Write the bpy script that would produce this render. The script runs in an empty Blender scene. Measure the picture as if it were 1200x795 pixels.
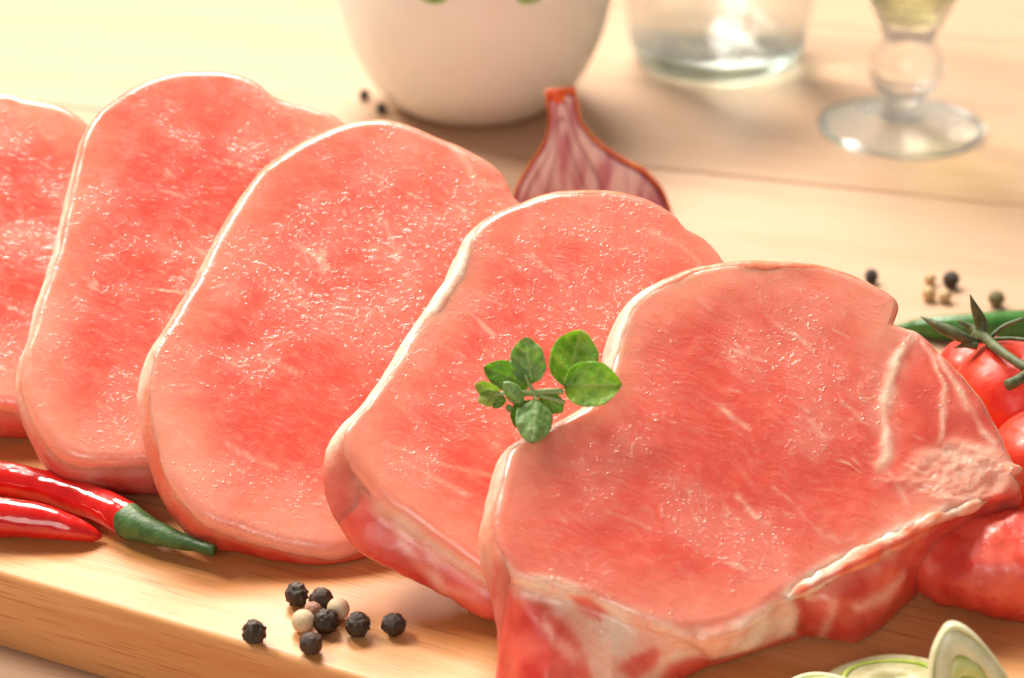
import bpy, math, random
import numpy as np
random.seed(7); rng = np.random.default_rng(7)
C = bpy.context.scene.collection
SC = bpy.context.scene
CM = 0.01                      # everything below is written in centimetres; board top is z = 0, table top is z = -2
R = math.radians
TABLE_Z = -2.0

# ------------------------------------------------------------------ camera
PITCH, VFOV = 27.0, 18.0
_t = math.tan(R(VFOV / 2)); _p = R(PITCH)
FW = np.array([0, math.cos(_p), -math.sin(_p)]); UP = np.array([0, math.sin(_p), math.cos(_p)]); RT = np.array([1.0, 0, 0])
def ray(px, py):
    d = FW + (px - 600) / 397.5 * _t * RT + (397.5 - py) / 397.5 * _t * UP
    return d / np.linalg.norm(d)
CAM = -46.0 * ray(600, 650)
def at(px, py, z=0.0):
    """where the sight line of a photograph pixel meets the height z (cm)"""
    d = ray(px, py); return CAM + d * ((z - CAM[2]) / d[2])
def on_plane(px, py, n, k):
    d = ray(px, py); return CAM + d * ((k - n @ CAM) / (n @ d))
def proj(P):
    q = np.asarray(P) - CAM; w = q @ FW
    return np.stack([600 + (q @ RT) / w / _t * 397.5, 397.5 - (q @ UP) / w / _t * 397.5], -1)

cd = bpy.data.cameras.new('camera'); cam = bpy.data.objects.new('camera', cd); C.objects.link(cam)
cam.location = CAM * CM; cam.rotation_euler = (R(90 - PITCH), 0, 0)
cd.sensor_width = 36; cd.lens = 18 / (_t * 1024 / 678); cd.clip_start = 0.02; cd.clip_end = 20
cd.dof.use_dof = True; cd.dof.focus_distance = 0.452; cd.dof.aperture_fstop = 15; cd.dof.aperture_blades = 0
SC.camera = cam

# ------------------------------------------------------------------ light and exposure
w = bpy.data.worlds.new('World'); SC.world = w; w.use_nodes = True
bg = w.node_tree.nodes['Background']; bg.inputs[0].default_value = (1.0, 0.92, 0.84, 1); bg.inputs[1].default_value = 0.16
def area(name, loc, target, size, watts, col):
    l = bpy.data.lights.new(name, 'AREA'); l.shape = 'DISK'; l.size = size * CM; l.energy = watts; l.color = col
    o = bpy.data.objects.new(name, l); C.objects.link(o)
    a = np.array(loc, float); b = np.array(target, float)
    from mathutils import Vector
    o.location = a * CM; o.rotation_euler = Vector(b - a).to_track_quat('-Z', 'Y').to_euler()
    return o
area('key_softbox', (-118, 80, 152), (4, 4, 0), 56, 36, (1.0, 0.93, 0.81))
area('back_softbox', (-22, 128, 150), (4, 4, 0), 95, 62, (1.0, 0.93, 0.82))
area('front_softbox', (-30, -150, 82), (2, 2, 2), 90, 9.8, (1.0, 0.92, 0.83))
SC.view_settings.view_transform = 'Standard'; SC.view_settings.look = 'None'
SC.view_settings.exposure = 0.16; SC.view_settings.gamma = 1; SC.view_settings.use_curve_mapping = False
SC.cycles.use_denoising = True; SC.cycles.max_bounces = 10; SC.cycles.transmission_bounces = 10
SC.cycles.caustics_refractive = True; SC.cycles.caustics_reflective = False; SC.cycles.blur_glossy = 0.0
SC.cycles.sample_clamp_indirect = 0

# ------------------------------------------------------------------ node helper
class Mat:
    def __init__(s, name):
        s.m = bpy.data.materials.new(name); s.m.use_nodes = True; s.nt = s.m.node_tree
        s.b = s.nt.nodes['Principled BSDF']
    def put(s, sock, v):
        if v is None: return
        if isinstance(v, bpy.types.NodeSocket): s.nt.links.new(v, sock)
        elif isinstance(v, (tuple, list)) and sock.type == 'RGBA' and len(v) == 3: sock.default_value = (*v, 1)
        else: sock.default_value = v
    def n(s, t, out=0, props=None, **ins):
        nd = s.nt.nodes.new(t)
        for k, v in (props or {}).items(): setattr(nd, k, v)
        for k, v in ins.items():
            key = int(k[1:]) if k[0] == 'i' and k[1:].isdigit() else k.replace('_', ' ')
            s.put(nd.inputs[key], v)
        return nd.outputs[out]
    def coord(s): # object coordinates in cm
        tc = s.nt.nodes.new('ShaderNodeTexCoord')
        return s.n('ShaderNodeVectorMath', props={'operation': 'SCALE'}, i0=tc.outputs['Object'], Scale=100.0)
    def axes(s, v, a, b, c, sa=1, sb=1, sc=1):
        o = []
        for ax, k in ((a, sa), (b, sb), (c, sc)):
            o.append(s.n('ShaderNodeVectorMath', 'Value', {'operation': 'DOT_PRODUCT'}, i0=v, i1=tuple(float(x) * k for x in ax)))
        return s.n('ShaderNodeCombineXYZ', X=o[0], Y=o[1], Z=o[2])
    def noise(s, v, scale, detail=3, rough=0.5, dist=0.0):
        return s.n('ShaderNodeTexNoise', 0, Vector=v, Scale=scale, Detail=detail, Roughness=rough, Distortion=dist)
    def ramp(s, f, lo, hi, a=0.0, b=1.0):
        return s.n('ShaderNodeMapRange', 0, {'interpolation_type': 'SMOOTHSTEP'}, Value=f, From_Min=lo, From_Max=hi, To_Min=a, To_Max=b)
    def math(s, op, a, b=None):
        return s.n('ShaderNodeMath', 0, {'operation': op, 'use_clamp': False}, i0=a, i1=b)
    def mix(s, f, a, b):
        nd = s.nt.nodes.new('ShaderNodeMix'); nd.data_type = 'RGBA'
        s.put(nd.inputs[0], f); s.put(nd.inputs[6], a); s.put(nd.inputs[7], b); return nd.outputs[2]
    def attr(s, name):
        return s.n('ShaderNodeAttribute', 2, {'attribute_name': name})
    def bump(s, h, dist, strength=1.0, normal=None):
        return s.n('ShaderNodeBump', 0, Height=h, Distance=dist * CM, Strength=strength, Normal=normal)
    def out(s, **kw):
        for k, v in kw.items(): s.put(s.b.inputs[k.replace('_', ' ')], v)
        return s.m
def crisp(o, deg=32):
    o.data.set_sharp_from_angle(angle=R(deg)); return o
def simple(name, col, rough=0.5, var=0.12, scale=2.0, **kw):
    M = Mat(name); v = M.coord(); f = M.noise(v, scale, 4)
    c1 = tuple(x * (1 - var) for x in col); c2 = tuple(min(1, x * (1 + var)) for x in col)
    return M.out(Base_Color=M.mix(M.ramp(f, .3, .7), c1, c2), Roughness=rough, **kw)

# ------------------------------------------------------------------ mesh helpers
import bmesh
def fix_normals(me):
    bm = bmesh.new(); bm.from_mesh(me); bmesh.ops.recalc_face_normals(bm, faces=bm.faces[:]); bm.to_mesh(me); bm.free()
def mesh_obj(name, V, F, mat, parent=None, origin=(0, 0, 0), smooth=True, attrs=None):
    V = (np.asarray(V, float) - np.asarray(origin, float)) * CM
    me = bpy.data.meshes.new(name); me.from_pydata(V.tolist(), [], [list(f) for f in F]); me.update()
    fix_normals(me)
    if smooth: me.polygons.foreach_set('use_smooth', [True] * len(me.polygons))
    for k, a in (attrs or {}).items():
        at_ = me.attributes.new(k, 'FLOAT', 'POINT'); at_.data.foreach_set('value', np.asarray(a, np.float32))
    for m in (mat if isinstance(mat, list) else [mat]): me.materials.append(m)
    o = bpy.data.objects.new(name, me); C.objects.link(o)
    if parent: o.parent = parent
    else: o.location = np.asarray(origin, float) * CM
    return o
def tag(o, label=None, cat=None, group=None, kind=None):
    for k, v in (('label', label), ('category', cat), ('group', group), ('kind', kind)):
        if v: o[k] = v
    return o
def thing(name, label, cat, loc, group=None):
    o = bpy.data.objects.new(name, None); C.objects.link(o); o.location = np.asarray(loc, float) * CM
    o.empty_display_size = 0.01
    return tag(o, label, cat, group)
def catmull(P, n, closed=False):
    P = np.asarray(P, float); m = len(P)
    segs = m if closed else m - 1
    idx = lambda i: i % m if closed else min(max(i, 0), m - 1)
    D = []
    for i in range(segs):
        a, b, c, d = P[idx(i - 1)], P[idx(i)], P[idx(i + 1)], P[idx(i + 2)]
        t = np.linspace(0, 1, 24, endpoint=False)[:, None]
        D.append(.5 * (2 * b + (c - a) * t + (2 * a - 5 * b + 4 * c - d) * t ** 2 + (3 * b - a - 3 * c + d) * t ** 3))
    D = np.concatenate(D + ([] if closed else [P[-1:]]))
    L = np.concatenate([D, D[:1]]) if closed else D
    s = np.concatenate([[0], np.cumsum(np.linalg.norm(np.diff(L[:, :min(3, L.shape[1])], axis=0), axis=1))])
    q = np.linspace(0, s[-1], n, endpoint=not closed)
    return np.stack([np.interp(q, s, L[:, k]) for k in range(L.shape[1])], 1)
from mathutils import noise as mnoise, Vector
def fbm(P, freq, octaves=3, seed=0):
    """fractal Perlin noise, about -1..1, at points in cm"""
    P = np.asarray(P, float) * freq * 1.6 + np.array([seed * 7.31, seed * 3.77, seed * 5.13])
    return np.array([mnoise.fractal(p, .9, 2.1, octaves) for p in P.tolist()]) * 1.25
def grid_faces(rows, cols, closed=True, base=0, flip=False):
    F = []
    for j in range(rows - 1):
        for i in range(cols if closed else cols - 1):
            a = base + j * cols + i; b = base + j * cols + (i + 1) % cols
            f = (a, b, b + cols, a + cols); F.append(f[::-1] if flip else f)
    return F
def lathe(prof, segs=64, axis=(0, 0)):
    """profile of (r, z); r == 0 ends become poles"""
    V, F = [], []; prev = None
    for r, z in prof:
        if r < 1e-6: ring = [len(V)]; V.append((axis[0], axis[1], z))
        else:
            ring = list(range(len(V), len(V) + segs))
            for i in range(segs):
                a = 2 * math.pi * i / segs; V.append((axis[0] + r * math.cos(a), axis[1] + r * math.sin(a), z))
        if prev:
            for i in range(segs):
                j = (i + 1) % segs
                f = [prev[i % len(prev)], prev[j % len(prev)], ring[j % len(ring)], ring[i % len(ring)]]
                f2 = []
                for x in f:
                    if x not in f2: f2.append(x)
                if len(f2) > 2: F.append(f2)
        prev = ring
    return np.array(V), F
def smooth_prof(P, n): return [tuple(x) for x in catmull(P, n)]
def tube(path, rad, segs=20, n=None, flat=1.0, rough=0.0, seed=0, rfun=None):
    """closed tapered tube along a path of (x,y,z); rad per control point"""
    A = np.concatenate([np.asarray(path, float), np.asarray(rad, float)[:, None]], 1)
    n = n or len(A) * 6; D = catmull(A, n)
    P, r = D[:, :3], D[:, 3]
    T = np.gradient(P, axis=0); T /= np.linalg.norm(T, axis=1)[:, None]
    up = np.array([0, 0, 1.0]); S = np.cross(T, up); S /= np.linalg.norm(S, axis=1)[:, None] + 1e-9; U = np.cross(S, T)
    a = np.linspace(0, 2 * math.pi, segs, endpoint=False)
    V = P[:, None] + r[:, None, None] * (np.cos(a)[None, :, None] * S[:, None] + flat * np.sin(a)[None, :, None] * U[:, None])
    V = V.reshape(-1, 3)
    if rfun is not None: V = rfun(V, np.repeat(P, segs, 0))
    if rough:
        d = V - np.repeat(P, segs, 0); V = V + d * (rough * fbm(V, 1.2, 3, seed))[:, None]
    F = grid_faces(n, segs)
    V = np.concatenate([V, P[:1], P[-1:]]); k = n * segs
    for i in range(segs):
        F.append((k, (i + 1) % segs, i)); F.append((k + 1, (n - 1) * segs + i, (n - 1) * segs + (i + 1) % segs))
    return V, F
def poly_d(Q, line):
    """distance of points to an open polyline, in its units"""
    L = np.asarray(line, float); best = np.full(len(Q), 1e9)
    for a, b in zip(L[:-1], L[1:]):
        ab = b - a; t = np.clip(((Q - a) @ ab) / (ab @ ab + 1e-9), 0, 1)
        best = np.minimum(best, np.linalg.norm(Q - a - t[:, None] * ab, axis=1))
    return best
def inside(Q, poly):
    P = np.asarray(poly, float); r = np.zeros(len(Q), bool); j = len(P) - 1
    for i in range(len(P)):
        c = (P[i, 1] > Q[:, 1]) != (P[j, 1] > Q[:, 1])
        x = (P[j, 0] - P[i, 0]) * (Q[:, 1] - P[i, 1]) / (P[j, 1] - P[i, 1] + 1e-12) + P[i, 0]
        r ^= c & (Q[:, 0] < x); j = i
    return r
def poly_s(Q, poly, soft):
    d = poly_d(Q, list(poly) + [poly[0]]); d = np.where(inside(Q, poly), -d, d)
    return 1 / (1 + np.exp(np.clip(d / soft * 3, -40, 40)))

# ------------------------------------------------------------------ the slope the chops lean at
TH, AZ = R(36), 0.25
NRM = np.array([math.sin(TH) * math.sin(AZ), -math.sin(TH) * math.cos(AZ), math.cos(TH)])
E1 = np.cross(np.array([0, 0, 1.0]), NRM); E1 /= np.linalg.norm(E1); E2 = np.cross(NRM, E1)   # E1 to the right, E2 up the slope

# ------------------------------------------------------------------ materials
def mat_lean():
    M = Mat('raw_lean_pork'); v0 = M.coord()
    oi = M.n('ShaderNodeObjectInfo', 5)
    v = M.n('ShaderNodeVectorMath', props={'operation': 'ADD'}, i0=v0, i1=M.math('MULTIPLY', oi, 30.0))
    wv = M.n('ShaderNodeTexNoise', 1, Vector=v, Scale=.6, Detail=2.0)
    vw = M.n('ShaderNodeVectorMath', props={'operation': 'MULTIPLY_ADD'}, i0=wv, i1=(1.4, 1.4, 1.4), i2=v)
    g = E1 * .84 - E2 * .54; h = np.cross(NRM, g)
    fib = M.axes(vw, g, h, NRM, .65, 2.5, 1.6)
    mott = M.noise(v, .5, 5, .6)
    base = M.mix(M.ramp(mott, .34, .66), (.80, .112, .079), (.87, .162, .116))
    fine = M.noise(fib, 3.2, 5, .7)
    base = M.mix(M.ramp(fine, .42, .74, 0, .42), base, (.91, .35, .25))
    st = M.noise(fib, 1.0, 3, .55, .3)
    stm = M.math('MULTIPLY', M.ramp(st, .63, .70), M.ramp(M.noise(v, .9, 2), .42, .6))
    base = M.mix(M.math('MULTIPLY', stm, .55), base, (.95, .60, .46))
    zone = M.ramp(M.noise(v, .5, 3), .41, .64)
    fl = M.noise(M.axes(vw, g, h, NRM, 3.4, 5.2, 5.2), 1.5, 3, .55)
    glints = M.math('MULTIPLY', M.ramp(fl, .585, .69), M.ramp(zone, 0, 1, .2, 1.0))
    base = M.mix(M.math('MULTIPLY', glints, M.math('SUBTRACT', .48, M.math('MULTIPLY', M.attr('rim'), .45))), base, (.96, .60, .48))  # pale flecks: wet glints painted into the meat colour
    rim = M.attr('rim')
    base = M.mix(M.math('MULTIPLY', rim, .85), base, (.93, .38, .26))  # lighter margin: membrane, with the glow of the lit edge painted in
    base = M.mix(M.ramp(zone, 0, 1, 0, .22), base, (.94, .46, .36))  # pale frost of fat, with the whitish surface sheen painted in
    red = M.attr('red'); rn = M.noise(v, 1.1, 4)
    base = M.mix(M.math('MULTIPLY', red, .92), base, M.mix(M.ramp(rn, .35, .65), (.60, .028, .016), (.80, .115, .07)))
    fat = M.attr('fat'); fn = M.noise(v, 1.6, 4)
    base = M.mix(M.math('MULTIPLY', fat, 1.0), base, M.mix(M.ramp(fn, .35, .65), (.95, .50, .36), (.97, .72, .57)))
    hb = M.math('ADD', M.math('MULTIPLY', M.noise(fib, 5.0, 3, .5), .35), M.math('MULTIPLY', M.noise(v, 2.2, 2, .5), .12))
    drop = M.ramp(M.noise(v, 9.0, 2, .5), .60, .73)
    hb = M.math('ADD', hb, M.math('MULTIPLY', M.math('ADD', M.math('MULTIPLY', drop, .55), M.math('MULTIPLY', M.ramp(fl, .54, .70), .40)), M.ramp(zone, 0, 1, .25, 1.0)))
    hh = M.math('MULTIPLY', hb, M.math('SUBTRACT', 1.0, M.math('MULTIPLY', rim, .75)))
    hh = M.math('MULTIPLY', hh, M.ramp(red, 0, 1, 1.0, .4))
    nrm = M.bump(hh, .036, .9)
    ro = M.math('ADD', M.ramp(M.noise(v, 2.2, 3), .35, .65, .18, .34), M.math('MULTIPLY', red, .12))
    return M.out(Base_Color=base, Roughness=ro, Normal=nrm, Subsurface_Weight=.7, Subsurface_Radius=(1.0, .25, .14), Subsurface_Scale=.005,
                 Specular_IOR_Level=.75)
def mat_fat():
    M = Mat('pork_fat'); v = M.coord(); f = M.noise(v, 1.3, 4, .55); fat = M.attr('fat')
    cream = M.mix(M.ramp(f, .35, .65), (.82, .50, .38), (.88, .66, .54))
    salmon = M.mix(M.ramp(f, .35, .65), (.86, .19, .095), (.93, .31, .185))  # membrane pink, with the backlit glow of the chop edges painted in
    mixf = M.math('ADD', fat, M.math('MULTIPLY', M.math('SUBTRACT', M.noise(v, 2.4, 3), .5), .5))
    col = M.mix(M.ramp(mixf, .15, .85), salmon, cream)
    nrm = M.bump(M.math('ADD', M.noise(v, 3.0, 3), M.math('MULTIPLY', M.noise(v, 12, 2), .25)), .06, .5)
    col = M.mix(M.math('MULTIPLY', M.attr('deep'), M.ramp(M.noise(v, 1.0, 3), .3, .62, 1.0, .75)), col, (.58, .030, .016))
    return M.out(Base_Color=col, Roughness=.46, Normal=nrm, Subsurface_Weight=.65, Subsurface_Radius=(1.0, .42, .25), Subsurface_Scale=.0045,
                 Specular_IOR_Level=.42, Coat_Weight=.06, Coat_Roughness=.2)
def mat_wood(name, dirv, dark, light, line, rough, ss=(.10, 1.3), spec=.4):
    M = Mat(name); v = M.coord(); d = np.array(dirv, float); d /= np.linalg.norm(d); p = np.array([-d[1], d[0], 0]); z = np.array([0, 0, 1.0])
    oi = M.n('ShaderNodeObjectInfo', 5); off = M.math('MULTIPLY', oi, 40.0)
    v2 = M.n('ShaderNodeVectorMath', props={'operation': 'ADD'}, i0=v, i1=off)
    a = M.axes(v2, d, p, z, ss[0], ss[1], ss[1])
    f = M.noise(a, .55, 5, .6, .8)
    fine = M.noise(M.axes(v2, d, p, z, .35, 9, 9), 1.4, 3, .6)
    w = M.noise(M.axes(v2, d, p, z, .05, .4, .4), 1.0, 2)
    base = M.mix(M.ramp(f, .34, .66), dark, light)
    base = M.mix(M.ramp(w, .35, .7, 0, .5), base, light)
    base = M.mix(M.ramp(fine, .54, .72, 0, .6), base, line)
    nrm = M.bump(fine, .012, .5)
    return M.out(Base_Color=base, Roughness=rough, Normal=nrm, Specular_IOR_Level=spec)
BD = at(420, 795) - at(0, 672); BD /= np.linalg.norm(BD); BP = np.array([-BD[1], BD[0], 0])
SD = np.array([.9636, -.267, 0]); SP = np.array([.267, .9636, 0])
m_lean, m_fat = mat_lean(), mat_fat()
m_board = mat_wood('board_wood', BD, (.56, .225, .064), (.70, .36, .15), (.34, .105, .027), .44, spec=.5)
m_table = mat_wood('table_pine', SD, (.51, .318, .20), (.555, .36, .24), (.46, .275, .155), .5)
def mat_skin(name, c1, c2, rough=.16, coat=.5, bumpd=.01):
    M = Mat(name); v = M.coord(); f = M.noise(v, 1.4, 3)
    nrm = M.bump(M.noise(v, 2.5, 2), bumpd * 6, .25)
    return M.out(Base_Color=M.mix(M.ramp(f, .3, .7), c1, c2), Roughness=M.ramp(M.noise(v, 3.5, 4), .3, .7, rough * .8, rough * 1.6), Coat_Weight=coat, Coat_Roughness=.06, Normal=nrm, Specular_IOR_Level=.5,
                 Subsurface_Weight=.15, Subsurface_Radius=(1, .2, .1), Subsurface_Scale=.002)
m_chili = mat_skin('chilli_skin', (.55, .006, .006), (.68, .015, .010))
m_tomato = mat_skin('tomato_skin', (.60, .020, .008), (.74, .05, .012), .38, .05)
m_stem = None
def mat_green(name, c1, c2, rough=.5, bumpd=.03, sc=3.0):
    M = Mat(name); v = M.coord(); f = M.noise(v, sc, 4, .6)
    return M.out(Base_Color=M.mix(M.ramp(f, .32, .68), c1, c2), Roughness=rough, Normal=M.bump(M.noise(v, sc * 2.5, 3), bumpd, .6))
m_stem = mat_green('chilli_stem', (.025, .075, .015), (.075, .17, .045), .48)
m_vine = mat_green('tomato_vine', (.05, .075, .025), (.12, .15, .06), .6)
m_stalk = mat_green('green_stalk_skin', (.025, .12, .018), (.055, .20, .03), .32)

# ------------------------------------------------------------------ table and board
def slab(name, cx, cy, L, Wd, z0, z1, d, p, mat, r, parent=None, nb=4, ridge=0.0):
    """a long box whose top and bottom edges are rounded; d,p its horizontal axes"""
    prof = [(0.0, z0 + r * .5)]
    for k in range(nb + 1):
        a = math.pi / 2 * k / nb; prof.append((-r + r * math.cos(a), z1 - r + r * math.sin(a)))
    V, F = [], []
    def ring(o, z):
        h, q = L / 2 + o, Wd / 2 + o; b = len(V); cr = min(1.0, Wd * .1); pts = []
        for sx, sy, a0 in ((1, 1, 0), (-1, 1, 90), (-1, -1, 180), (1, -1, 270)):
            for k in range(6):
                a = R(a0 + 18 * k); pts.append((sx * (h - cr) + cr * math.cos(a), sy * (q - cr) + cr * math.sin(a)))
        for x, y in pts:
            P = np.array([cx, cy, 0]) + d * x + p * y; P[2] = z; V.append(P)
        return b
    bs = [ring(-r * .5, z0)] + [ring(o, z) for o, z in prof]; n = 24
    for a, b in zip(bs[:-1], bs[1:]):
        for i in range(n): F.append((a + i, a + (i + 1) % n, b + (i + 1) % n, b + i))
    F.append(list(range(bs[0], bs[0] + n))[::-1]); F.append(list(range(bs[-1], bs[-1] + n)))
    return mesh_obj(name, V, F, mat, parent, smooth=False)
table = bpy.data.objects.new('table', None); C.objects.link(table); tag(table, 'pale pine plank table top under the board and glasses', None, None, 'structure')
for k in range(-3, 5):
    off = 26.8 + 16 * (k - .5); c = SP * off + SD * 4
    o = slab('plank', c[0], c[1], 130, 15.89, TABLE_Z - 2.4, TABLE_Z, SD, SP, m_table, .12, table)
BW = 15.2
bc = at(0, 672) + BD * 12 + BP * (BW / 2)
board = slab('cutting_board', bc[0], bc[1], 46, BW, TABLE_Z + .01, 0, BD, BP, m_board, .17, nb=6)
for pl in board.data.polygons: pl.use_smooth = len(pl.vertices) == 4
tag(board, 'thick pale wooden cutting board with rounded edges under the raw chops', 'cutting board')

# ------------------------------------------------------------------ pork chops
def along(F2, ctrl, n):
    """values given at a few photograph points along the outline, interpolated round it"""
    ids = [int(np.argmin(((F2 - np.array(c[:2])) ** 2).sum(1))) for c in ctrl]
    o = np.argsort(ids); ids = np.array(ids)[o]; val = np.array([ctrl[k][2:] for k in o], float)
    x = np.arange(n); xi = np.concatenate([[ids[-1] - n], ids, [ids[0] + n]]); vi = np.concatenate([val[-1:], val, val[:1]])
    return np.stack([np.interp(x, xi, vi[:, k]) for k in range(val.shape[1])], 1)
def chop(label, outline, ref, bulge, rimctl, N=300, M=60, thick=1.6, seed=1, centre=None, base=None, paint=None, tilt=(0, 0), extra=None):
    n = NRM + E1 * tilt[0] + E2 * tilt[1]; n /= np.linalg.norm(n)
    kd = n @ at(*ref)
    px = catmull(outline, N, True)
    if np.sum(px[:, 0] * np.roll(px[:, 1], -1) - np.roll(px[:, 0], -1) * px[:, 1]) > 0: px = px[::-1]   # counter-clockwise seen from the front
    Fp = np.array([on_plane(a, b, n, kd) for a, b in px])
    cen = np.array(on_plane(*(centre or px.mean(0)), n, kd))
    rad = Fp - cen; rl = np.linalg.norm(rad, axis=1)
    tan = np.roll(Fp, -1, 0) - np.roll(Fp, 1, 0); tan /= np.linalg.norm(tan, axis=1)[:, None]
    out = np.cross(tan, n); out /= np.linalg.norm(out, axis=1)[:, None]
    Fp = Fp + out * (.035 * fbm(Fp, .55, 3, seed + 5))[:, None]
    rad = Fp - cen
    b_ = along(px, bulge, N)[:, 0]
    rho = .30
    V = [cen[None] + n * (.04 * fbm(cen[None], .22, 2, seed) + .010 * fbm(cen[None], .9, 2, seed + 1))[:, None]]; rr = 1 - (1 - np.linspace(0, 1, M + 1)[1:]) ** 1.35
    kind = [np.zeros(1)]
    for r in rr:
        P = cen + rad * r; d = (1 - r) * rl
        h = .04 * fbm(P, .22, 2, seed) + .010 * fbm(P, .9, 2, seed + 1)
        q = np.clip(rho - d, 0, rho); h = h - (rho - np.sqrt(np.maximum(rho ** 2 - q ** 2, 0)))
        V.append(P + n * h[:, None]); kind.append(np.full(N, r))
    K = 18; e0 = V[-1]
    end = Fp - n * thick
    wb = np.zeros(N)
    if base is not None:
        bb = along(px, base, N)   # base px,py and weight
        Bp = np.array([at(a, b, 0.02) for a, b in bb[:, :2]]); wb = np.clip(bb[:, 2], 0, 1)
        end = end * (1 - wb[:, None]) + Bp * wb[:, None]
    for j in range(1, K + 1):
        s = j / K
        od = out * (1 - .4 * wb[:, None]) + np.array([0, 0, -.25]) * wb[:, None]
        P = e0 * (1 - s) + end * s + od * (b_ * (math.sin(math.pi * min(1, s ** .8)) ** .85))[:, None]
        P = P + out * (.05 * fbm(P, .7, 3, seed + 9) * math.sin(math.pi * s))[:, None]
        V.append(P); kind.append(np.full(N, 1 + s))
    bcn = cen - n * thick
    for r in (.93, .8, .5):
        P = bcn + (end - bcn) * r; V.append(P); kind.append(np.full(N, 3.0))
    V.append(bcn[None]); kind.append(np.full(1, 3.0))
    rows = M + K + 3
    V = np.concatenate(V); kind = np.concatenate(kind)
    zc = V[:, 2]; V[:, 2] = np.where(zc < .25, .012 + .24 * np.exp(np.clip(zc - .25, -30, 0) / .24), zc)   # the soft meat flattens on the board
    F = [(0, 1 + i, 1 + (i + 1) % N) for i in range(N)] + grid_faces(rows, N, True, 1)
    last = len(V) - 1; lb = 1 + (rows - 1) * N
    F += [(last, lb + (i + 1) % N, lb + i) for i in range(N)]
    Q = proj(V)
    nf, nr = np.zeros(len(V)), np.zeros(len(V))
    if paint: nf, nr = paint(Q, kind, V)
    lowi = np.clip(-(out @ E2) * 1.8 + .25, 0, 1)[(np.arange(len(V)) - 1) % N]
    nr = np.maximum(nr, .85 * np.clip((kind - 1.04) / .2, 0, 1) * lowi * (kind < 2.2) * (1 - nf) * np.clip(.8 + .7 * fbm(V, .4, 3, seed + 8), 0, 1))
    edge = np.clip((kind - .62) / .30, 0, 1) * (kind < 2.2) * (.75 + .5 * fbm(V, .25, 2, seed + 6))
    root = thing('pork_chop', label, 'pork chop', (cen[0], cen[1], 0), 'raw pork chops lined up on the board'); o_ = np.array([cen[0], cen[1], 0])
    if extra is not None: V, nf, nr = extra(V, Q, kind, nf, nr, n)
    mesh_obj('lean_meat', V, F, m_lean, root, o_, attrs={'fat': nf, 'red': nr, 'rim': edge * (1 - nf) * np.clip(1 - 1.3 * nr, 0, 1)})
    # the band of fat wrapped round the edge: width on the face (cm), how fatty (low takes the painted salmon glow), how thick
    ctl = along(px, rimctl, N); wid, fatty, th = ctl.T
    wid = wid * (1.55 + .6 * fbm(Fp, .5, 3, seed + 3)); th = th * .55 * (1 + .3 * fbm(Fp, .4, 2, seed + 4))
    # vertex normals of body by finite differences on the ring grid
    G = V[1:1 + rows * N].reshape(rows, N, 3)
    dj = np.gradient(G, axis=0); di = (np.roll(G, -1, 1) - np.roll(G, 1, 1))
    nn = np.cross(dj, di); nn /= np.linalg.norm(nn, axis=2)[:, :, None] + 1e-9
    if (nn[M // 2].mean(0) @ n) < 0: nn = -nn
    J = 26; OV = np.zeros((J, N, 3)); IV = np.zeros((J, N, 3))
    jj = np.arange(rows)
    r0 = np.clip(1 - wid / rl, .3, 1.0)                      # ring fraction where the band starts on the face
    j0 = np.interp(r0, rr, np.arange(M)); j1 = M + K - 1.0
    for a in range(J):
        u = a / (J - 1)
        # more rows near the face edge
        jv = j0 + (j1 - j0) * (u if u > .45 else u)
        lo = np.floor(jv).astype(int); f = (jv - lo)[:, None]; hi = np.minimum(lo + 1, rows - 1); ii = np.arange(N)
        P = G[lo, ii] * (1 - f) + G[hi, ii] * f; nv = nn[lo, ii] * (1 - f) + nn[hi, ii] * f
        nv /= np.linalg.norm(nv, axis=1)[:, None] + 1e-9
        q_ = min(1, min(u / .42, (1 - u) / .2)); prof = q_ * q_ * (3 - 2 * q_)
        OV[a] = P + nv * np.where(th < 0, -.065, th * prof - .030 * (1 - min(1, prof * 1.3)))[:, None]; IV[a] = P - nv * .09
    zz = OV[..., 2]; OV[..., 2] = np.maximum(zz, .008)
    RV = np.concatenate([OV.reshape(-1, 3), IV.reshape(-1, 3)]); nO = J * N
    RF = grid_faces(J, N) + grid_faces(J, N, True, nO, True)
    for i in range(N):
        k = (i + 1) % N
        RF.append((i, nO + i, nO + k, k)); a = (J - 1) * N
        RF.append((a + i, a + k, nO + a + k, nO + a + i))
    tf = np.tile(fatty, 2 * J)
    keep = np.tile(np.arange(J)[:, None] / (J - 1), (1, N)).reshape(-1)
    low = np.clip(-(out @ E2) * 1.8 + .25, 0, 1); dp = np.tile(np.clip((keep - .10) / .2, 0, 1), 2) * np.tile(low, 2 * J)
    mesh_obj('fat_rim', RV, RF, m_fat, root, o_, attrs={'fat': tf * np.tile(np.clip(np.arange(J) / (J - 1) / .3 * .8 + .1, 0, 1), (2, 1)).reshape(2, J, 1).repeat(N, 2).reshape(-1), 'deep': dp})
    return root, o_

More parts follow.
